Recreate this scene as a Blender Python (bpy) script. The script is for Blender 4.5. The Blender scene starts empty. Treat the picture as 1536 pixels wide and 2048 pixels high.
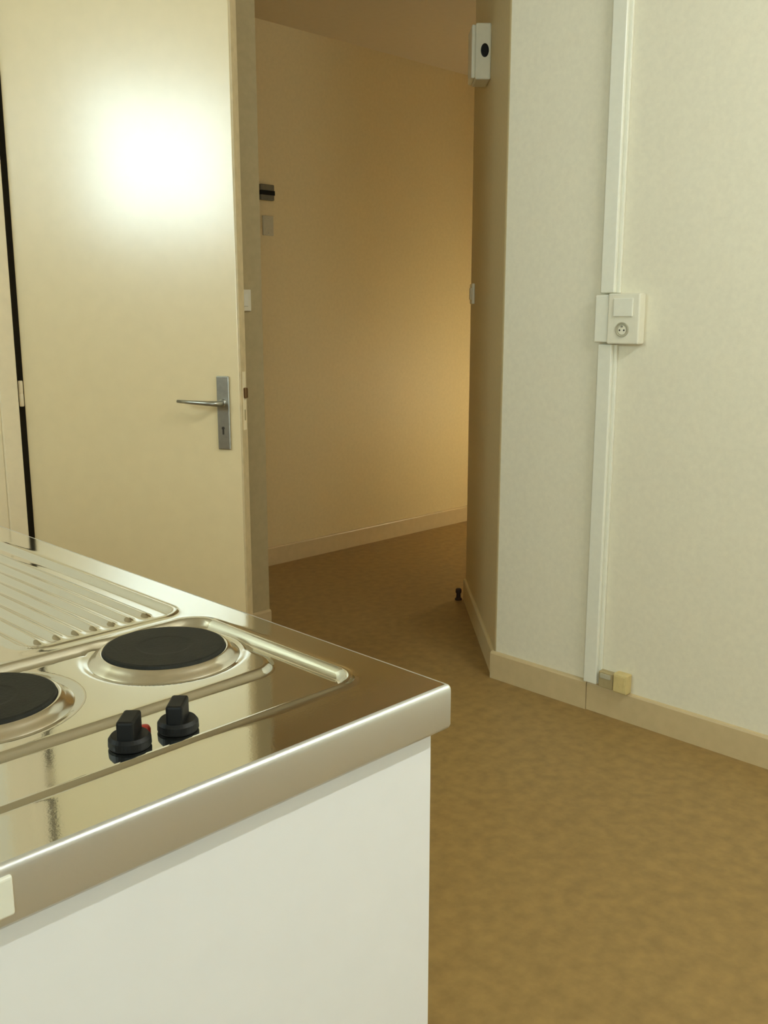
import bpy, bmesh, math
import numpy as np
from mathutils import Vector, Matrix

S = bpy.context.scene
COL = S.collection
R2 = 2 ** -.5

# ------------------------------------------------------------------ camera
EYE = 1.30
FPX = 1911.0
PITCH = math.atan(390 / 1911.0)
cam = bpy.data.cameras.new('camera')
cam.sensor_fit = 'VERTICAL'
cam.sensor_height = 24.0
cam.lens = 24.0 * FPX / 2048.0
cam.clip_start = .02
camo = bpy.data.objects.new('camera', cam)
COL.objects.link(camo)
camo.location = (0, 0, EYE)
camo.rotation_euler = (math.pi / 2 - PITCH, 0, -math.pi / 4)
S.camera = camo

# ------------------------------------------------------------------ daylight and exposure
SKY = 14.0
w = bpy.data.worlds.new('overcast_sky')
S.world = w
w.use_nodes = True
w.node_tree.nodes['Background'].inputs[0].default_value = (.80, 1.0, 1.02, 1)
w.node_tree.nodes['Background'].inputs[1].default_value = SKY

HALL_FILL = 108.0      # light added to brighten the hall, unseen behind the slanted wall
CEILING_FILL = 165.0     # added ceiling light that grades the walls, unseen behind the photographer
#     # both of these lights are added and stay out of view
# window openings (axis, plane, a0, a1, z0, z1)
WIN1 = ('X', -1.25, 1.90, 2.78, 1.78, 2.62)      # high window in the left wall
WIN_ADDED = ('X', -1.25, -1.75, -.65, 1.0, 2.2)        # larger window added for its light, unseen behind the photographer


def portal(win, rot, name):
    ax, pl, a0, a1, z0, z1 = win
    l = bpy.data.lights.new(name, 'AREA')
    l.shape = 'RECTANGLE'
    l.size = a1 - a0
    l.size_y = z1 - z0
    l.cycles.is_portal = True
    o = bpy.data.objects.new(name, l)
    COL.objects.link(o)
    m, z = (a0 + a1) / 2, (z0 + z1) / 2
    o.location = (pl - .11, m, z) if ax == 'X' else (m, pl - .11, z)
    o.rotation_euler = rot


portal(WIN1, (math.pi / 2, 0, -math.pi / 2), 'window_portal')
portal(WIN_ADDED, (math.pi / 2, 0, -math.pi / 2), 'window_portal')

S.view_settings.view_transform = 'Standard'
S.view_settings.look = 'None'
S.view_settings.gamma = 1.0
S.view_settings.use_curve_mapping = False
S.view_settings.exposure = 0.36
S.cycles.max_bounces = 14
S.cycles.diffuse_bounces = 8
S.cycles.glossy_bounces = 6
S.cycles.sample_clamp_indirect = 6.0


# ------------------------------------------------------------------ materials
def mat(name, col, rough=.5, metal=0.0, spec=.5, mottle=0.0, scale=40.0, bump=0.0, bscale=None, coat=0.0):
    m = bpy.data.materials.new(name)
    m.use_nodes = True
    nt = m.node_tree
    b = nt.nodes['Principled BSDF']
    b.inputs['Base Color'].default_value = (*col, 1)
    b.inputs['Roughness'].default_value = rough
    b.inputs['Metallic'].default_value = metal
    b.inputs['Specular IOR Level'].default_value = spec
    b.inputs['Coat Weight'].default_value = coat
    b.inputs['Coat Roughness'].default_value = .44
    tc = nt.nodes.new('ShaderNodeTexCoord')
    if mottle:
        n = nt.nodes.new('ShaderNodeTexNoise')
        n.inputs['Scale'].default_value = scale
        n.inputs['Detail'].default_value = 4
        nt.links.new(tc.outputs['Object'], n.inputs['Vector'])
        r = nt.nodes.new('ShaderNodeValToRGB')
        r.color_ramp.elements[0].position = .3
        r.color_ramp.elements[1].position = .7
        r.color_ramp.elements[0].color = (*[c * (1 - mottle) for c in col], 1)
        r.color_ramp.elements[1].color = (*[min(1, c * (1 + mottle)) for c in col], 1)
        nt.links.new(n.outputs['Fac'], r.inputs['Fac'])
        nt.links.new(r.outputs['Color'], b.inputs['Base Color'])
    if bump:
        n2 = nt.nodes.new('ShaderNodeTexNoise')
        n2.inputs['Scale'].default_value = bscale or scale
        n2.inputs['Detail'].default_value = 3
        nt.links.new(tc.outputs['Object'], n2.inputs['Vector'])
        bp = nt.nodes.new('ShaderNodeBump')
        bp.inputs['Strength'].default_value = bump
        bp.inputs['Distance'].default_value = .002
        nt.links.new(n2.outputs['Fac'], bp.inputs['Height'])
        nt.links.new(bp.outputs['Normal'], b.inputs['Normal'])
    return m


M = dict(
    wall=mat('cream_wall_paint', (.775, .73, .565), .5, mottle=.03, scale=60, bump=.12, bscale=220),
    pier_shade=mat('shaded_pier_paint', (.45, .37, .20), .5, mottle=.05, scale=40),  # pier paint darkened so that it looks shaded like the hall
    lipping=mat('pale_wood_lipping', (.55, .44, .25), .5, mottle=.1, scale=30),
    gap_shade=mat('hinge_gap_shade', (.035, .028, .014), .7, mottle=.1, scale=60),  # near-black colour, stands in for shade in the hinge gap
    ochre=mat('bounce_cut_wall', (.40, .30, .17), .6, mottle=.03, scale=60, bump=.12, bscale=220),  # dark colour for the unseen walls, chosen to cut bounced light
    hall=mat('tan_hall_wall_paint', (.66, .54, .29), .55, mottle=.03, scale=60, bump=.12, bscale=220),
    ceiling=mat('ceiling_paint', (.62, .54, .38), .8, mottle=.02, scale=30),
    base=mat('beige_baseboard_paint', (.56, .44, .24), .4, mottle=.04, scale=30),
    floor=mat('brown_linoleum', (.29, .185, .062), .5, spec=.4, mottle=.16, scale=26, bump=.05, bscale=140),
    door=mat('cream_gloss_door_paint', (.75, .62, .36), .23, spec=1.0, mottle=.02, scale=20, bump=.03, bscale=90, coat=1.0),
    frame=mat('door_frame_paint', (.78, .68, .46), .4, mottle=.03, scale=30),
    pvc=mat('white_pvc', (.78, .77, .64), .35, mottle=.02, scale=50),
    ivory=mat('ivory_plastic', (.76, .73, .58), .4, mottle=.02, scale=50),
    yellowed=mat('yellowed_plastic', (.62, .50, .22), .45, mottle=.05, scale=60),
    olive=mat('dull_olive_plastic', (.40, .32, .16), .5, mottle=.05, scale=60),
    steel=mat('polished_steel', (.80, .81, .78), .06, metal=1, bump=.008, bscale=400),
    brushed=mat('brushed_steel_edge', (.76, .78, .76), .42, metal=.82, bump=.05, bscale=300),
    chrome=mat('bright_chrome', (.82, .80, .74), .16, metal=1, mottle=.04, scale=60),
    iron=mat('black_cast_iron', (.012, .012, .008), .6, spec=.3, mottle=.25, scale=60, bump=.2, bscale=300),
    black=mat('black_plastic', (.007, .007, .006), .5, spec=.22, mottle=.1, scale=60),
    red=mat('red_plastic', (.42, .03, .015), .35, mottle=.05, scale=60),
    panel=mat('white_laminate', (.85, .85, .83), .4, mottle=.01, scale=20),
    alu=mat('grey_aluminium', (.40, .39, .34), .35, metal=1, mottle=.06, scale=80),
    dark=mat('dark_recess', (.03, .022, .012), .6, mottle=.1, scale=60),
    brass=mat('dark_brass', (.16, .085, .03), .45, metal=.7, mottle=.1, scale=80),
    grey=mat('dark_grey_plastic', (.13, .12, .08), .5, mottle=.08, scale=60),
    palegrey=mat('pale_grey_plastic', (.46, .43, .30), .5, mottle=.05, scale=60),
    rubber=mat('dark_brown_rubber', (.03, .012, .006), .6, mottle=.1, scale=60),
)

tb = bpy.data.materials.new('ceiling_fill_glow')
tb.use_nodes = True
bb_ = tb.node_tree.nodes['Principled BSDF']
bb_.inputs['Emission Color'].default_value = (.94, 1.0, .98, 1)
bb_.inputs['Emission Strength'].default_value = CEILING_FILL
M['tube'] = tb

bl = bpy.data.materials.new('hall_fill_glow')
bl.use_nodes = True
bb_ = bl.node_tree.nodes['Principled BSDF']
bb_.inputs['Base Color'].default_value = (.8, .75, .6, 1)
bb_.inputs['Emission Color'].default_value = (1, .93, .70, 1)
bb_.inputs['Emission Strength'].default_value = HALL_FILL
M['hall_fill'] = bl

gl = bpy.data.materials.new('window_glass')
gl.use_nodes = True
nt = gl.node_tree
nt.nodes.clear()
out = nt.nodes.new('ShaderNodeOutputMaterial')
mx = nt.nodes.new('ShaderNodeMixShader')
mx.inputs[0].default_value = .06
tr = nt.nodes.new('ShaderNodeBsdfTransparent')
gs = nt.nodes.new('ShaderNodeBsdfGlossy')
gs.inputs['Roughness'].default_value = .02
nt.links.new(tr.outputs[0], mx.inputs[1])
nt.links.new(gs.outputs[0], mx.inputs[2])
nt.links.new(mx.outputs[0], out.inputs[0])
M['glass'] = gl


# ------------------------------------------------------------------ helpers
def link(name, bm, m, parent=None, smooth=False, matrix=None):
    me = bpy.data.meshes.new(name)
    bmesh.ops.recalc_face_normals(bm, faces=bm.faces[:])
    bm.to_mesh(me)
    bm.free()
    me.materials.append(M[m])
    if smooth:
        me.polygons.foreach_set('use_smooth', [True] * len(me.polygons))
    o = bpy.data.objects.new(name, me)
    COL.objects.link(o)
    if matrix is not None:
        o.matrix_world = matrix
    if parent is not None:
        o.parent = parent
    return o


def tag(o, label=None, cat=None, kind=None, group=None):
    if label: o['label'] = label
    if cat: o['category'] = cat
    if kind: o['kind'] = kind
    if group: o['group'] = group
    return o


def thing(name, label, cat=None, loc=(0, 0, 0), rz=0, kind=None):
    o = bpy.data.objects.new(name, None)
    o.empty_display_size = .1
    COL.objects.link(o)
    o.location = loc
    o.rotation_euler = (0, 0, rz)
    return tag(o, label, cat, kind)


def box(bm, x0, x1, y0, y1, z0, z1, bev=0.0, seg=2):
    t = bmesh.new()
    bmesh.ops.create_cube(t, size=1)
    for v in t.verts:
        v.co = Vector(((x0 + x1) / 2 + v.co.x * (x1 - x0), (y0 + y1) / 2 + v.co.y * (y1 - y0),
                       (z0 + z1) / 2 + v.co.z * (z1 - z0)))
    if bev:
        bmesh.ops.bevel(t, geom=t.edges[:], offset=bev, segments=seg, affect='EDGES', profile=.5)
    me = bpy.data.meshes.new('t')
    t.to_mesh(me)
    t.free()
    bm.from_mesh(me)
    bpy.data.meshes.remove(me)
    return bm


def B(*a, **k):
    return box(bmesh.new(), *a, **k)


def prism(pts, z0, z1, bev_corner=None):
    bm = bmesh.new()
    lo = [bm.verts.new((x, y, z0)) for x, y in pts]
    hi = [bm.verts.new((x, y, z1)) for x, y in pts]
    bm.faces.new(lo)
    bm.faces.new(hi)
    n = len(pts)
    for i in range(n):
        bm.faces.new((lo[i], lo[(i + 1) % n], hi[(i + 1) % n], hi[i]))
    return bm


def lathe(bm, prof, n=64, c=(0, 0, 0), axis='Z'):
    """profile of (r, z) spun about an axis"""
    rings = []
    for r, z in prof:
        ring = []
        for i in range(n if r > 1e-6 else 1):
            a = 2 * math.pi * i / n
            p = (r * math.cos(a), r * math.sin(a), z)
            if axis == 'Y':
                p = (p[0], p[2], p[1])
            if axis == 'X':
                p = (p[2], p[0], p[1])
            ring.append(bm.verts.new((p[0] + c[0], p[1] + c[1], p[2] + c[2])))
        rings.append(ring)
    for a, b in zip(rings, rings[1:]):
        for i in range(n):
            j = (i + 1) % n
            if len(a) == 1 and len(b) == 1:
                continue
            if len(a) == 1:
                bm.faces.new((a[0], b[i], b[j]))
            elif len(b) == 1:
                bm.faces.new((a[i], a[j], b[0]))
            else:
                bm.faces.new((a[i], a[j], b[j], b[i]))
    return bm


def tube(bm, pts, radii, n=14):
    pts = [Vector(p) for p in pts]
    prev = None
    for i, p in enumerate(pts):
        if i == 0: d = pts[1] - p
        elif i == len(pts) - 1: d = p - pts[i - 1]
        else: d = pts[i + 1] - pts[i - 1]
        d.normalize()
        u = Vector((0, 0, 1)) if abs(d.z) < .9 else Vector((1, 0, 0))
        s = d.cross(u).normalized()
        u = s.cross(d)
        ring = [bm.verts.new(p + radii[i] * (math.cos(2 * math.pi * k / n) * s + math.sin(2 * math.pi * k / n) * u))
                for k in range(n)]
        if prev:
            for k in range(n):
                bm.faces.new((prev[k], prev[(k + 1) % n], ring[(k + 1) % n], ring[k]))
        else:
            bm.faces.new(ring)
        prev = ring
    bm.faces.new(prev)
    return bm


def struct(name, bm, m, label, parent=None, smooth=False):
    o = link(name, bm, m, parent, smooth)
    return tag(o, label, kind='structure')


# ------------------------------------------------------------------ room shell
CEIL = 2.70
XR = 2.64                       # right wall face
YB = 3.06                       # face of the wall that holds the door
YH = 3.93                       # far wall of the hall
DA = Vector((2.648, 2.072))     # corner where the slanted wall starts
DD = Vector((.69, .724)).normalized()
DN = Vector((-DD.y, DD.x))      # slanted wall normal, into the hall opening
DE = DA + DD * .985
WT = .14

struct('floor', B(-1.5, 5.8, -3.4, 4.2, -.08, 0), 'floor', 'brown mottled linoleum floor of room and hall')
struct('ceiling', B(-1.5, 5.8, -3.4, 4.2, CEIL, CEIL + .08), 'ceiling', 'pale ceiling over room and hall')
struct('wall_right', B(XR, XR + .12, -3.34, DA.y - .012, 0, CEIL), 'wall', 'cream wall on the right carrying the cable trunking')

# slanted wall: softly rounded near corner, square far end
p0, p1 = DA, DE
q1, q0 = DE - DN * .11, Vector((XR + .12, DA.y - .012))
pts = [(XR, DA.y - .014)]
for k in range(1, 5):
    t = k / 5
    a = Vector((XR, DA.y - .014)); c = Vector((XR, DA.y)); b = DA + DD * .02
    pts.append(tuple((1 - t) ** 2 * a + 2 * t * (1 - t) * c + t * t * b))
pts += [tuple(DA + DD * .02), tuple(p1), tuple(q1), tuple(q0)]
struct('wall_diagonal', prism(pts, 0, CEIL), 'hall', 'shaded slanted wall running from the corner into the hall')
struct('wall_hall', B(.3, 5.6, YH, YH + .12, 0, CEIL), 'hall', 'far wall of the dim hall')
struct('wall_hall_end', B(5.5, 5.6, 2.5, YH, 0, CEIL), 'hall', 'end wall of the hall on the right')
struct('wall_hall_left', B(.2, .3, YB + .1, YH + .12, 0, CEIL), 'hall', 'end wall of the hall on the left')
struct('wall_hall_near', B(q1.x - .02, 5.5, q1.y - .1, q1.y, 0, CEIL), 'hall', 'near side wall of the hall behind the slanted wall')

DOOR_TOP = 2.42
HX, HY = 1.3846, 3.0472         # hinge corner of the leaf
FX, FY = 1.7758, 2.3961         # free corner of the leaf
bm = B(-1.25, 1.30, YB, YB + WT, 0, CEIL)
box(bm, 1.30, 2.20, YB, YB + WT, DOOR_TOP + .05, CEIL)
struct('wall_back', bm, 'wall', 'cream wall around the open door')
struct('wall_pier', B(2.20, 2.381, YB, YB + WT, 0, CEIL), 'pier_shade', 'narrow pier of wall between the open door and the hall, shade put into its colour')


def wall_with_holes(pl, thick, a0, a1, wins):
    bm = bmesh.new()
    u = a0
    for _, _, w0, w1, z0, z1 in wins:
        for (u0, u1, v0, v1) in ((u, w0, 0, CEIL), (w0, w1, 0, z0), (w0, w1, z1, CEIL)):
            box(bm, pl - thick, pl, u0, u1, v0, v1)
        u = w1
    return box(bm, pl - thick, pl, u, a1, 0, CEIL)


struct('wall_left', wall_with_holes(-1.25, .16, -3.34, YB + WT, (WIN_ADDED, WIN1)), 'ochre', 'left wall with two windows, one added for light, beside the photographer')
struct('wall_front', B(-1.25, XR, -3.34, -3.2, 0, CEIL), 'ochre', 'blank wall behind the photographer')


def window(name, win, label):
    ax, pl, a0, a1, z0, z1 = win
    root = thing(name, label, kind='structure')

    def bb(u0, u1, d0, d1, v0, v1):
        if ax == 'X':
            return B(pl - d1, pl - d0, u0, u1, v0, v1)
        return B(u0, u1, pl - d1, pl - d0, v0, v1)
    f = .045
    mid = (a0 + a1) / 2
    bm = bmesh.new()
    for args in ((a0, a1, .06, .11, z0, z0 + f), (a0, a1, .06, .11, z1 - f, z1), (a0, a0 + f, .06, .11, z0 + f, z1 - f),
                 (a1 - f, a1, .06, .11, z0 + f, z1 - f), (mid - .03, mid + .03, .06, .11, z0 + f, z1 - f)):
        t = bb(*args)
        me = bpy.data.meshes.new('t'); t.to_mesh(me); t.free(); bm.from_mesh(me); bpy.data.meshes.remove(me)
    link('window_frame', bm, 'frame', root)
    link('pane', bb(a0 + f, mid - .03, .082, .086, z0 + f, z1 - f), 'glass', root)
    link('pane', bb(mid + .03, a1 - f, .082, .086, z0 + f, z1 - f), 'glass', root)


window('window_1', WIN1, 'high two-pane window in the left wall')
window('added_window', WIN_ADDED, 'tall two-pane window added for light in the left wall, unseen behind the photographer')

# baseboards
BH = .10


def board_profile(L, t=.012, h=BH):
    """board along +X from 0 to L, back on y=0, front at y=-t, rounded top edge"""
    prof = [(0, 0), (-t, 0), (-t, h - .008), (-t * .8, h - .003), (-t * .4, h), (0, h)]
    bm = bmesh.new()
    a = [bm.verts.new((0, y, z)) for y, z in prof]
    b = [bm.verts.new((L, y, z)) for y, z in prof]
    bm.faces.new(a); bm.faces.new(b)
    for i in range(len(prof)):
        j = (i + 1) % len(prof)
        bm.faces.new((a[i], a[j], b[j], b[i]))
    return bm


def board(name, x, y, ang, L, label, t=.012, h=BH, m='base'):
    o = struct(name, board_profile(L, t, h), m, label)
    o.location = (x, y, 0)
    o.rotation_euler = (0, 0, ang)
    return o


# right wall: board runs in -Y, front faces -X
board('baseboard_right', XR, 1.664, -math.pi / 2, 4.86, 'beige baseboard along the right wall, under the trunking', .010)
board('baseboard_corner', XR, 2.076, -math.pi / 2, .41, 'short thicker length of baseboard left of the trunking', .014, .102)
dang = math.atan2(DD.y, DD.x)
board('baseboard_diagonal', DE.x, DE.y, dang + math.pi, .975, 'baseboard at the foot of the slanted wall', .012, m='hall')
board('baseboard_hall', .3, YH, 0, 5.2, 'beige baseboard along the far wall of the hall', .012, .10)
board('baseboard_back', 2.205, YB, 0, .176, 'stub of baseboard beside the door frame', .012)

# ------------------------------------------------------------------ door
# frame
bm = B(1.302, 1.362, YB - .022, YB + WT + .012, 0, DOOR_TOP + .06, bev=.003)
box(bm, 1.3615, 1.414, YB + .030, YB + WT + .012, 0, DOOR_TOP + .06)
box(bm, 1.225, 1.3025, YB - .014, YB + .001, 0, DOOR_TOP + .09, bev=.003)
struct('trim_1', bm, 'frame', 'painted door frame post on the hinge side')
struct('gap_shade_strip', B(1.3625, 1.418, YB + .024, YB + .031, .002, DOOR_TOP + .01), 'gap_shade', 'dark strip standing in for the shade of the hinge gap')  # strip added so the gap beside the leaf reads as dark shade
struct('trim_2', B(2.150, 2.202, YB - .004, YB + WT + .012, 0, DOOR_TOP + .06, bev=.003), 'frame', 'painted door frame post on the latch side')
struct('trim_3', B(1.362, 2.150, YB - .004, YB + WT + .012, DOOR_TOP + .012, DOOR_TOP + .06, bev=.003), 'frame', 'painted head of the door frame')

# leaf in its own frame: local +X from free edge to hinge, local +Y away from the room face (into thickness)
Dv = Vector((HX - FX, HY - FY))
DW = Dv.length
dl = Dv.normalized()
ang = math.atan2(dl.y, dl.x)
TH = .045
door = thing('door_1', 'open glossy cream flush door reflecting the window', None, (FX, FY, 0), ang, kind='structure')
# local +Y is dl rotated by 90 deg ccw ; away from the camera is -Y here
link('door_leaf', B(.006, DW, -TH, 0, .008, DOOR_TOP, bev=.002), 'door', door)
link('edge_lipping', B(0, .0062, -TH + .0005, -.0005, .008, DOOR_TOP, bev=.001), 'lipping', door)
# handle
hp = link('handle_plate', B(.037, .079, 0, .008, .895, 1.122, bev=.003), 'alu', door)
hp['label'] = 'long grey metal handle plate'
lev = tube(bmesh.new(), [(.060, .007, 1.040), (.060, .03, 1.040), (.062, .045, 1.040), (.072, .052, 1.041), (.100, .053, 1.042), (.150, .052, 1.044), (.192, .048, 1.046)],
           [.0085, .0085, .0085, .0085, .0075, .0062, .0045])
link('lever', lev, 'alu', hp, smooth=True)
link('lever_rose', lathe(bmesh.new(), [(0, .013), (.011, .013), (.013, .010), (.013, .0075)], 28, (.060, 0, 1.040), 'Y'), 'alu', hp, smooth=True)
kb = lathe(bmesh.new(), [(0, .0092), (.0045, .0092), (.0045, .0075)], 20, (.060, 0, .962), 'Y')
box(kb, .0575, .0625, .0078, .0092, .942, .960)
link('keyhole', kb, 'dark', hp)
# latch in the leaf edge
fp = link('lock_faceplate', B(-.0015, .001, -.034, -.012, .955, 1.135, bev=.0005), 'frame', door)
lb = link('latch_bolt', B(-.011, .0, -.030, -.014, 1.054, 1.086, bev=.003), 'brass', fp)
link('deadbolt_slot', B(-.0022, 0, -.027, -.018, .985, 1.018), 'olive', fp)
for z in (.28, 1.055, 2.08):
    h = lathe(bmesh.new(), [(0, -.042), (.006, -.042), (.0075, -.039), (.0075, -.001), (.0068, 0), (.0075, .001), (.0075, .039), (.006, .042), (0, .042)], 20, (DW + .0075, .0045, z))
    link('hinge', h, 'frame', door, smooth=True)

# ------------------------------------------------------------------ things on the right wall
TY0, TY1 = 1.619, 1.672


def trunk(name, z0, z1, label):
    root = thing(name, label, 'cable trunking', (XR, (TY0 + TY1) / 2, z0))
    h = z1 - z0
    wd = (TY1 - TY0) / 2
    link('trunking_base', B(-.010, 0, -wd - .008, wd, 0, h, bev=.0015), 'pvc', root)
    link('trunking_cover', B(-.024, -.0095, -wd + .002, wd - .001, 0, h, bev=.004, seg=3), 'pvc', root)
    return root


trunk('cable_trunking', 1.372, CEIL - .002, 'white vertical cable trunking above the switch on the right wall')
trunk('cable_trunking', .086 + .016, 1.217, 'white vertical cable trunking below the switch, down to the baseboard')

sw = thing('switch_socket', 'ivory surface box with rocker switch over round power socket', 'wall switch', (XR, 1.60, 1.2185))
link('box_body', B(-.036, 0, -.076, .034, 0, .152, bev=.005, seg=3), 'ivory', sw)
link('trunking_adapter', B(-.030, 0, .0345, .084, .004, .148, bev=.005, seg=3), 'pvc', sw)
link('rocker', B(-.0415, -.0355, -.056, .012, .082, .138, bev=.003), 'pvc', sw)
so = lathe(bmesh.new(), [(.0225, -.0368), (.0225, -.0395), (.020, -.0400), (.0192, -.0395), (.0185, -.0365), (0, -.0365)], 40, (0, -.020, .044), 'X')
so_o = link('socket_ring', so, 'palegrey', sw, smooth=False)
link('socket_face', lathe(bmesh.new(), [(0, -.0372), (.0135, -.0372), (.0135, -.0362)], 30, (0, -.020, .0425), 'X'), 'ivory', so_o)
pins = lathe(bmesh.new(), [(0, -.0376), (.0028, -.0376), (.0028, -.036)], 12, (0, -.027, .042), 'X')
lathe(pins, [(0, -.0376), (.0028, -.0376), (.0028, -.036)], 12, (0, -.012, .042), 'X')
link('pin_holes', pins, 'dark', so_o)
link('earth_pin', lathe(bmesh.new(), [(0, -.044), (.0025, -.044), (.003, -.037)], 12, (0, -.020, .053), 'X'), 'alu', so_o)

ph = thing('telephone_socket', 'small dull phone socket sitting on the baseboard beside the trunking', 'phone socket', (XR, 1.585, BH))
link('socket_body', B(-.026, 0, -.028, .026, .001, .056, bev=.003), 'olive', ph)
link('cover_plate', B(-.0285, -.0255, -.020, .020, .034, .050, bev=.001), 'palegrey', ph)
ph2 = thing('junction_box', 'small yellowed junction box on the baseboard, right of the dull phone socket', 'junction box', (XR, 1.528, BH))
link('box_body', B(-.034, 0, -.026, .024, .001, .066, bev=.004), 'yellowed', ph2)
link('box_lid', B(-.0375, -.0335, -.022, .020, .006, .060, bev=.0015), 'yellowed', ph2)

# ------------------------------------------------------------------ things in the hall
# frame on the slanted wall: local X along the wall, local Y out of it
dm = Matrix.Translation((DA.x, DA.y, 0)) @ Matrix.Rotation(dang, 4, 'Z')


def on_diag(name, label, cat, along, z):
    p = DA + DD * along
    return thing(name, label, cat, (p.x, p.y, z), dang)


vb = on_diag('wall_box', 'white upright box with a black hole, high on the slanted wall', 'wall box', .46, 2.165)
link('box_body', B(0, .13, 0, .058, 0, .195, bev=.006), 'ivory', vb)
link('box_cover', B(.005, .125, .0575, .072, .005, .190, bev=.005), 'pvc', vb)
hole = bmesh.new()
lathe(hole, [(0, -.0025), (.012, -.0025), (.0150, -.0012), (.0150, .002)], 28, (0, .024, .100), 'X')
for v in hole.verts:
    v.co.z = .100 + (v.co.z - .100) * 1.6
hl = link('cable_hole', hole, 'black', vb)
ds = on_diag('light_switch', 'small light switch near the far edge of the slanted wall', 'light switch', .88, 1.355)
link('switch_plate', B(-.04, .04, 0, .012, 0, .085, bev=.003), 'ivory', ds)
link('rocker', B(-.022, .022, .0115, .017, .018, .067, bev=.002), 'ivory', ds)

hs = thing('light_switch', 'white light switch beside the door, partly behind its edge', 'light switch', (2.280, YB, 1.322))
link('switch_plate', B(-.04, .04, -.012, 0, 0, .082, bev=.003), 'ivory', hs)
link('rocker', B(-.022, .022, -.017, -.0115, .018, .065, bev=.002), 'pvc', hs)

th = thing('bell_unit', 'small dark grey box with a black band on the far hall wall', 'bell', (3.095, YH, 1.868))
link('box_body', B(-.042, .042, -.022, 0, 0, .075, bev=.004), 'grey', th)
link('band', B(-.043, .043, -.0245, -.010, .024, .046, bev=.001), 'black', th)
lbp = thing('blank_plate', 'faint pale plate under the dark box on the hall wall', 'plate', (3.105, YH, 1.70))
link('plate', B(-.033, .033, -.007, 0, 0, .095, bev=.002), 'palegrey', lbp)
for z in (.012, .083):
    link('screw', lathe(bmesh.new(), [(0, -.0085), (.003, -.008), (.003, -.0065)], 10, (0, 0, z), 'Y'), 'alu', lbp)

lamp = thing('hall_fill_light', 'added globe light that brightens the hall, unseen behind the slanted wall', 'wall lamp', (5.05, q1.y, .80))
link('back_plate', lathe(bmesh.new(), [(0, .018), (.045, .018), (.055, .012), (.055, 0)], 32, axis='Y'), 'ivory', lamp, smooth=False)
gb = bmesh.new()
bmesh.ops.create_uvsphere(gb, u_segments=24, v_segments=14, radius=.06, matrix=Matrix.Translation((0, .075, 0)))
link('globe', gb, 'hall_fill', lamp, smooth=True)

strip = thing('ceiling_fill_light', 'added strip light on the ceiling, unseen behind the photographer', 'ceiling light', (1.68, -.45, CEIL))
link('housing', B(-.62, .62, -.035, .035, -.05, 0, bev=.006), 'pvc', strip)
link('tube', lathe(bmesh.new(), [(0, -.58), (.019, -.58), (.019, .58), (0, .58)], 24, (0, 0, -.085), 'X'), 'tube', strip, smooth=False)
for sx in (-1, 1):
    link('tube_socket', B(sx * .6 - .02, sx * .6 + .02, -.02, .02, -.11, -.048, bev=.004), 'pvc', strip)

dst = thing('door_stop', 'dark brown rubber door stop on the floor at the end of the slanted wall', 'door stop', (3.297, 2.803, 0))
link('stop_foot', lathe(bmesh.new(), [(0, .0), (.017, .0), (.017, .006), (.012, .010), (0, .010)], 24), 'rubber', dst, smooth=False)
link('stop_post', lathe(bmesh.new(), [(.011, .009), (.010, .030), (.014, .036), (.014, .050), (.010, .055), (0, .056)], 24), 'rubber', dst, smooth=True)

# ------------------------------------------------------------------ kitchenette
CX0, CX1, CY0, CY1, CZ = .163, .763, .655, 1.90, .90
cab = thing('sink_cabinet', 'white laminate kitchen base cabinet under the steel worktop', 'cabinet', (.455, 1.27, 0))


def cb(*a, **k):
    x0, x1, y0, y1, z0, z1 = a
    return B(x0 - .455, x1 - .455, y0 - 1.27, y1 - 1.27, z0, z1, **k)


PX0, PX1 = .195, .747
link('side_panel', cb(PX0, PX1, .672, .690, 0, .850, bev=.001), 'panel', cab)
link('side_panel', cb(PX0, PX1, 1.868, 1.886, 0, .850, bev=.001), 'panel', cab)
link('back_panel', cb(PX1 - .018, PX1 - .002, .690, 1.868, 0, .850), 'panel', cab)
link('floor_panel', cb(PX0, PX1 - .018, .690, 1.868, .10, .118), 'panel', cab)
link('plinth', cb(PX0 + .05, PX0 + .066, .690, 1.868, 0, .10), 'panel', cab)
for y0, y1, ky in ((.674, 1.277, 1.23), (1.281, 1.884, 1.33)):
    d = link('door', cb(PX0 - .019, PX0 - .001, y0, y1, .104, .843, bev=.0015), 'panel', cab)
    k = lathe(bmesh.new(), [(.006, 0), (.006, -.014), (.014, -.018), (.014, -.024), (.010, -.027), (0, -.027)], 24,
              (PX0 - .019 - .455, ky - 1.27, .78), 'X')
    link('knob', k, 'alu', d, smooth=True)

wt = thing('worktop', 'stainless steel kitchenette worktop with two hotplates and draining ridges', 'worktop', (CX0, CY0, CZ))
LX, LY = CX1 - CX0, CY1 - CY0


def sdf(x, y, x0, x1, y0, y1, r):
    qx = np.abs(x - (x0 + x1) / 2) - (x1 - x0) / 2 + r
    qy = np.abs(y - (y0 + y1) / 2) - (y1 - y0) / 2 + r
    return np.minimum(np.maximum(qx, qy), 0) + np.hypot(np.maximum(qx, 0), np.maximum(qy, 0)) - r


def ss(t):
    t = np.clip(t, 0, 1)
    return t * t * (3 - 2 * t)


P1, P2, PR = (.594, .972), (.371, .966), .073
PLATE_Z = .009


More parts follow.
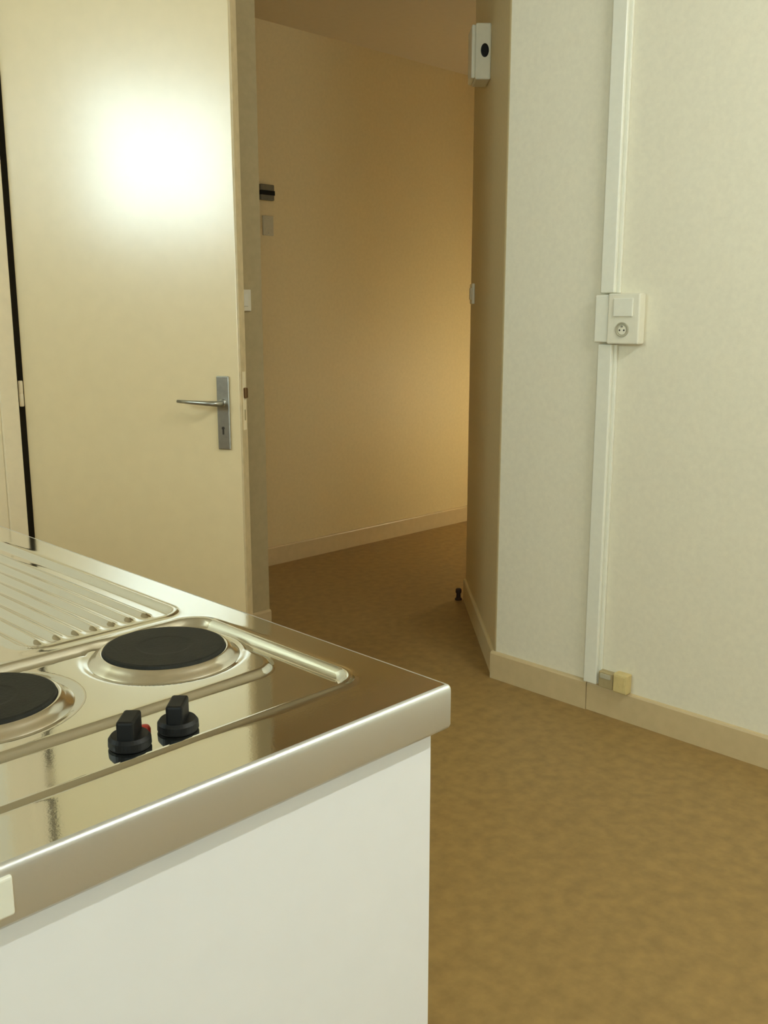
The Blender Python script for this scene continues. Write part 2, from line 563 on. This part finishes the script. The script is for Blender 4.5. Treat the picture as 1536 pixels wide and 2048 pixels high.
def height(x, y):
    h = np.zeros_like(x)
    # pressed hob recess with a rolled bead around it
    d = sdf(x, y, .195, .704, .744, 1.062, .034)
    h += .0022 * np.exp(-((d - .002) / .0065) ** 2)
    h -= .0085 * ss((-d + .002) / .011)
    # low raised platform that carries the plates
    d = sdf(x, y, .20, .684, .838, 1.048, .05)
    for c in (P1, P2):
        d = np.minimum(d, np.hypot(x - c[0], y - c[1]) - .106)
    h += .0060 * ss(-d / .011) * ss((-sdf(x, y, .195, .704, .744, 1.062, .034) - .004) / .008)
    # dish around each plate
    for c in (P1, P2):
        r = np.hypot(x - c[0], y - c[1])
        h -= .0030 * ss((.102 - r) / .012)
    # draining board
    d = sdf(x, y, .478, .697, 1.094, CY1 - .06, .03)
    h += .0022 * np.exp(-((d - .002) / .006) ** 2)
    h -= .0055 * ss((-d + .002) / .012)
    rid = .5 + .5 * np.cos((x - .505) / .026 * 2 * math.pi)
    m = ss((-d - .012) / .012) * ss((y - 1.112) / .022) * ss((.672 - x) / .012 + .5)
    h += .0050 * rid ** 1.4 * m
    # sink bowl
    d = sdf(x, y, .205, .452, 1.125, 1.52, .05)
    h += .0020 * np.exp(-((d - .002) / .006) ** 2)
    h -= .145 * ss((-d + .001) / .030)
    return h


def axis_pts(a, b, step):
    return np.linspace(a, b, int(round((b - a) / step)) + 1)


INS = .0058                     # the sheet stops where the rolled edge band begins
gx = axis_pts(CX0 + INS, CX1 - INS, .0030)
gy = np.concatenate([axis_pts(CY0 + INS, CY0 + .55, .0030)[:-1], axis_pts(CY0 + .55, CY1 - INS, .005)])
XX, YY = np.meshgrid(gx, gy, indexing='ij')
ZZ = height(XX, YY)
nx, ny = XX.shape
V = np.stack([XX.ravel() - CX0, YY.ravel() - CY0, ZZ.ravel()], 1)
idx = np.arange(nx * ny).reshape(nx, ny)
F = np.stack([idx[:-1, :-1].ravel(), idx[1:, :-1].ravel(), idx[1:, 1:].ravel(), idx[:-1, 1:].ravel()], 1)
me = bpy.data.meshes.new('steel_sheet')
me.from_pydata(V.tolist(), [], F.tolist())
me.materials.append(M['steel'])
me.polygons.foreach_set('use_smooth', [True] * len(me.polygons))
o = bpy.data.objects.new('steel_sheet', me)
COL.objects.link(o)
o.parent = wt

# folded edge band with rounded corners
bm = bmesh.new()
loop = []
r = .006
for cx, cy, a0 in ((LX - r, LY - r, 0), (r, LY - r, 90), (r, r, 180), (LX - r, r, 270)):
    for k in range(6):
        a = math.radians(a0 + 18 * k)
        loop.append((cx, cy, math.cos(a), math.sin(a)))
rows = []
for off, z in ((-.0060, .00005), (-.0044, -.0001), (-.0026, -.0007), (-.0012, -.0018), (-.0002, -.0034), (.0004, -.0054), (.0006, -.009), (.0006, -.047), (-.001, -.0505), (-.006, -.0505), (-.006, -.0455)):
    rows.append([bm.verts.new((cx + (r + off) * ca, cy + (r + off) * sa, z)) for cx, cy, ca, sa in loop])
n = len(loop)
for a, b in zip(rows, rows[1:]):
    for i in range(n):
        bm.faces.new((a[i], a[(i + 1) % n], b[(i + 1) % n], b[i]))
eb = link('edge_band', bm, 'brushed', wt, smooth=True)
eb['label'] = 'brushed steel edge of the worktop'
cc = link('corner_cap', B(-.002, .097, -.0035, .002, -.041, -.008, bev=.0025, seg=3), 'pvc', wt)
cc['label'] = 'white corner cap on the edge'

for c in (P1, P2):
    px, py = c[0] - CX0, c[1] - CY0
    pl = lathe(bmesh.new(), [(0, PLATE_Z - .0006), (.030, PLATE_Z - .0004), (.034, PLATE_Z), (PR - .003, PLATE_Z), (PR - .0006, PLATE_Z - .001), (PR, PLATE_Z - .004), (PR, -.004)], 80, (px, py, 0))
    hpz = link('hotplate', pl, 'iron', wt, smooth=False)
    hpz['label'] = 'round black cast iron hotplate'
    rg = lathe(bmesh.new(), [(PR + .0003, .0045), (PR + .0018, .0056), (PR + .0045, .0050), (PR + .008, .0012), (PR + .0125, -.0022), (PR + .0165, -.0042), (PR + .018, -.0060)], 80, (px, py, 0))
    link('trim_ring', rg, 'chrome', hpz, smooth=True)

for kx, ky, rz in ((.437, .786, 45), (.491, .785, 45)):
    z0 = float(height(np.array([[kx]]), np.array([[ky]]))[0, 0])
    kb = lathe(bmesh.new(), [(0, .0005), (.0195, .0005), (.0208, .0025), (.0205, .009), (.0180, .0125), (.0, .0125)], 40)
    t = B(-.0165, .0165, -.0085, .0085, .010, .031, bev=.0025)
    tm = bpy.data.meshes.new('t'); t.to_mesh(tm); t.free(); kb.from_mesh(tm); bpy.data.meshes.remove(tm)
    k = link('control_knob', kb, 'black', wt)
    k.location = (kx - CX0, ky - CY0, z0)
    k.rotation_euler = (0, 0, math.radians(rz))
    k['label'] = 'black hotplate control knob'
z0 = float(height(np.array([[.467]]), np.array([[.806]]))[0, 0])
rl = lathe(bmesh.new(), [(.0065, 0), (.0065, .004), (.005, .007), (0, .008)], 20, (.463 - CX0, .803 - CY0, z0))
rp = link('pilot_lamp', rl, 'red', wt, smooth=True)
rp['label'] = 'small red indicator lamp by the left knob'
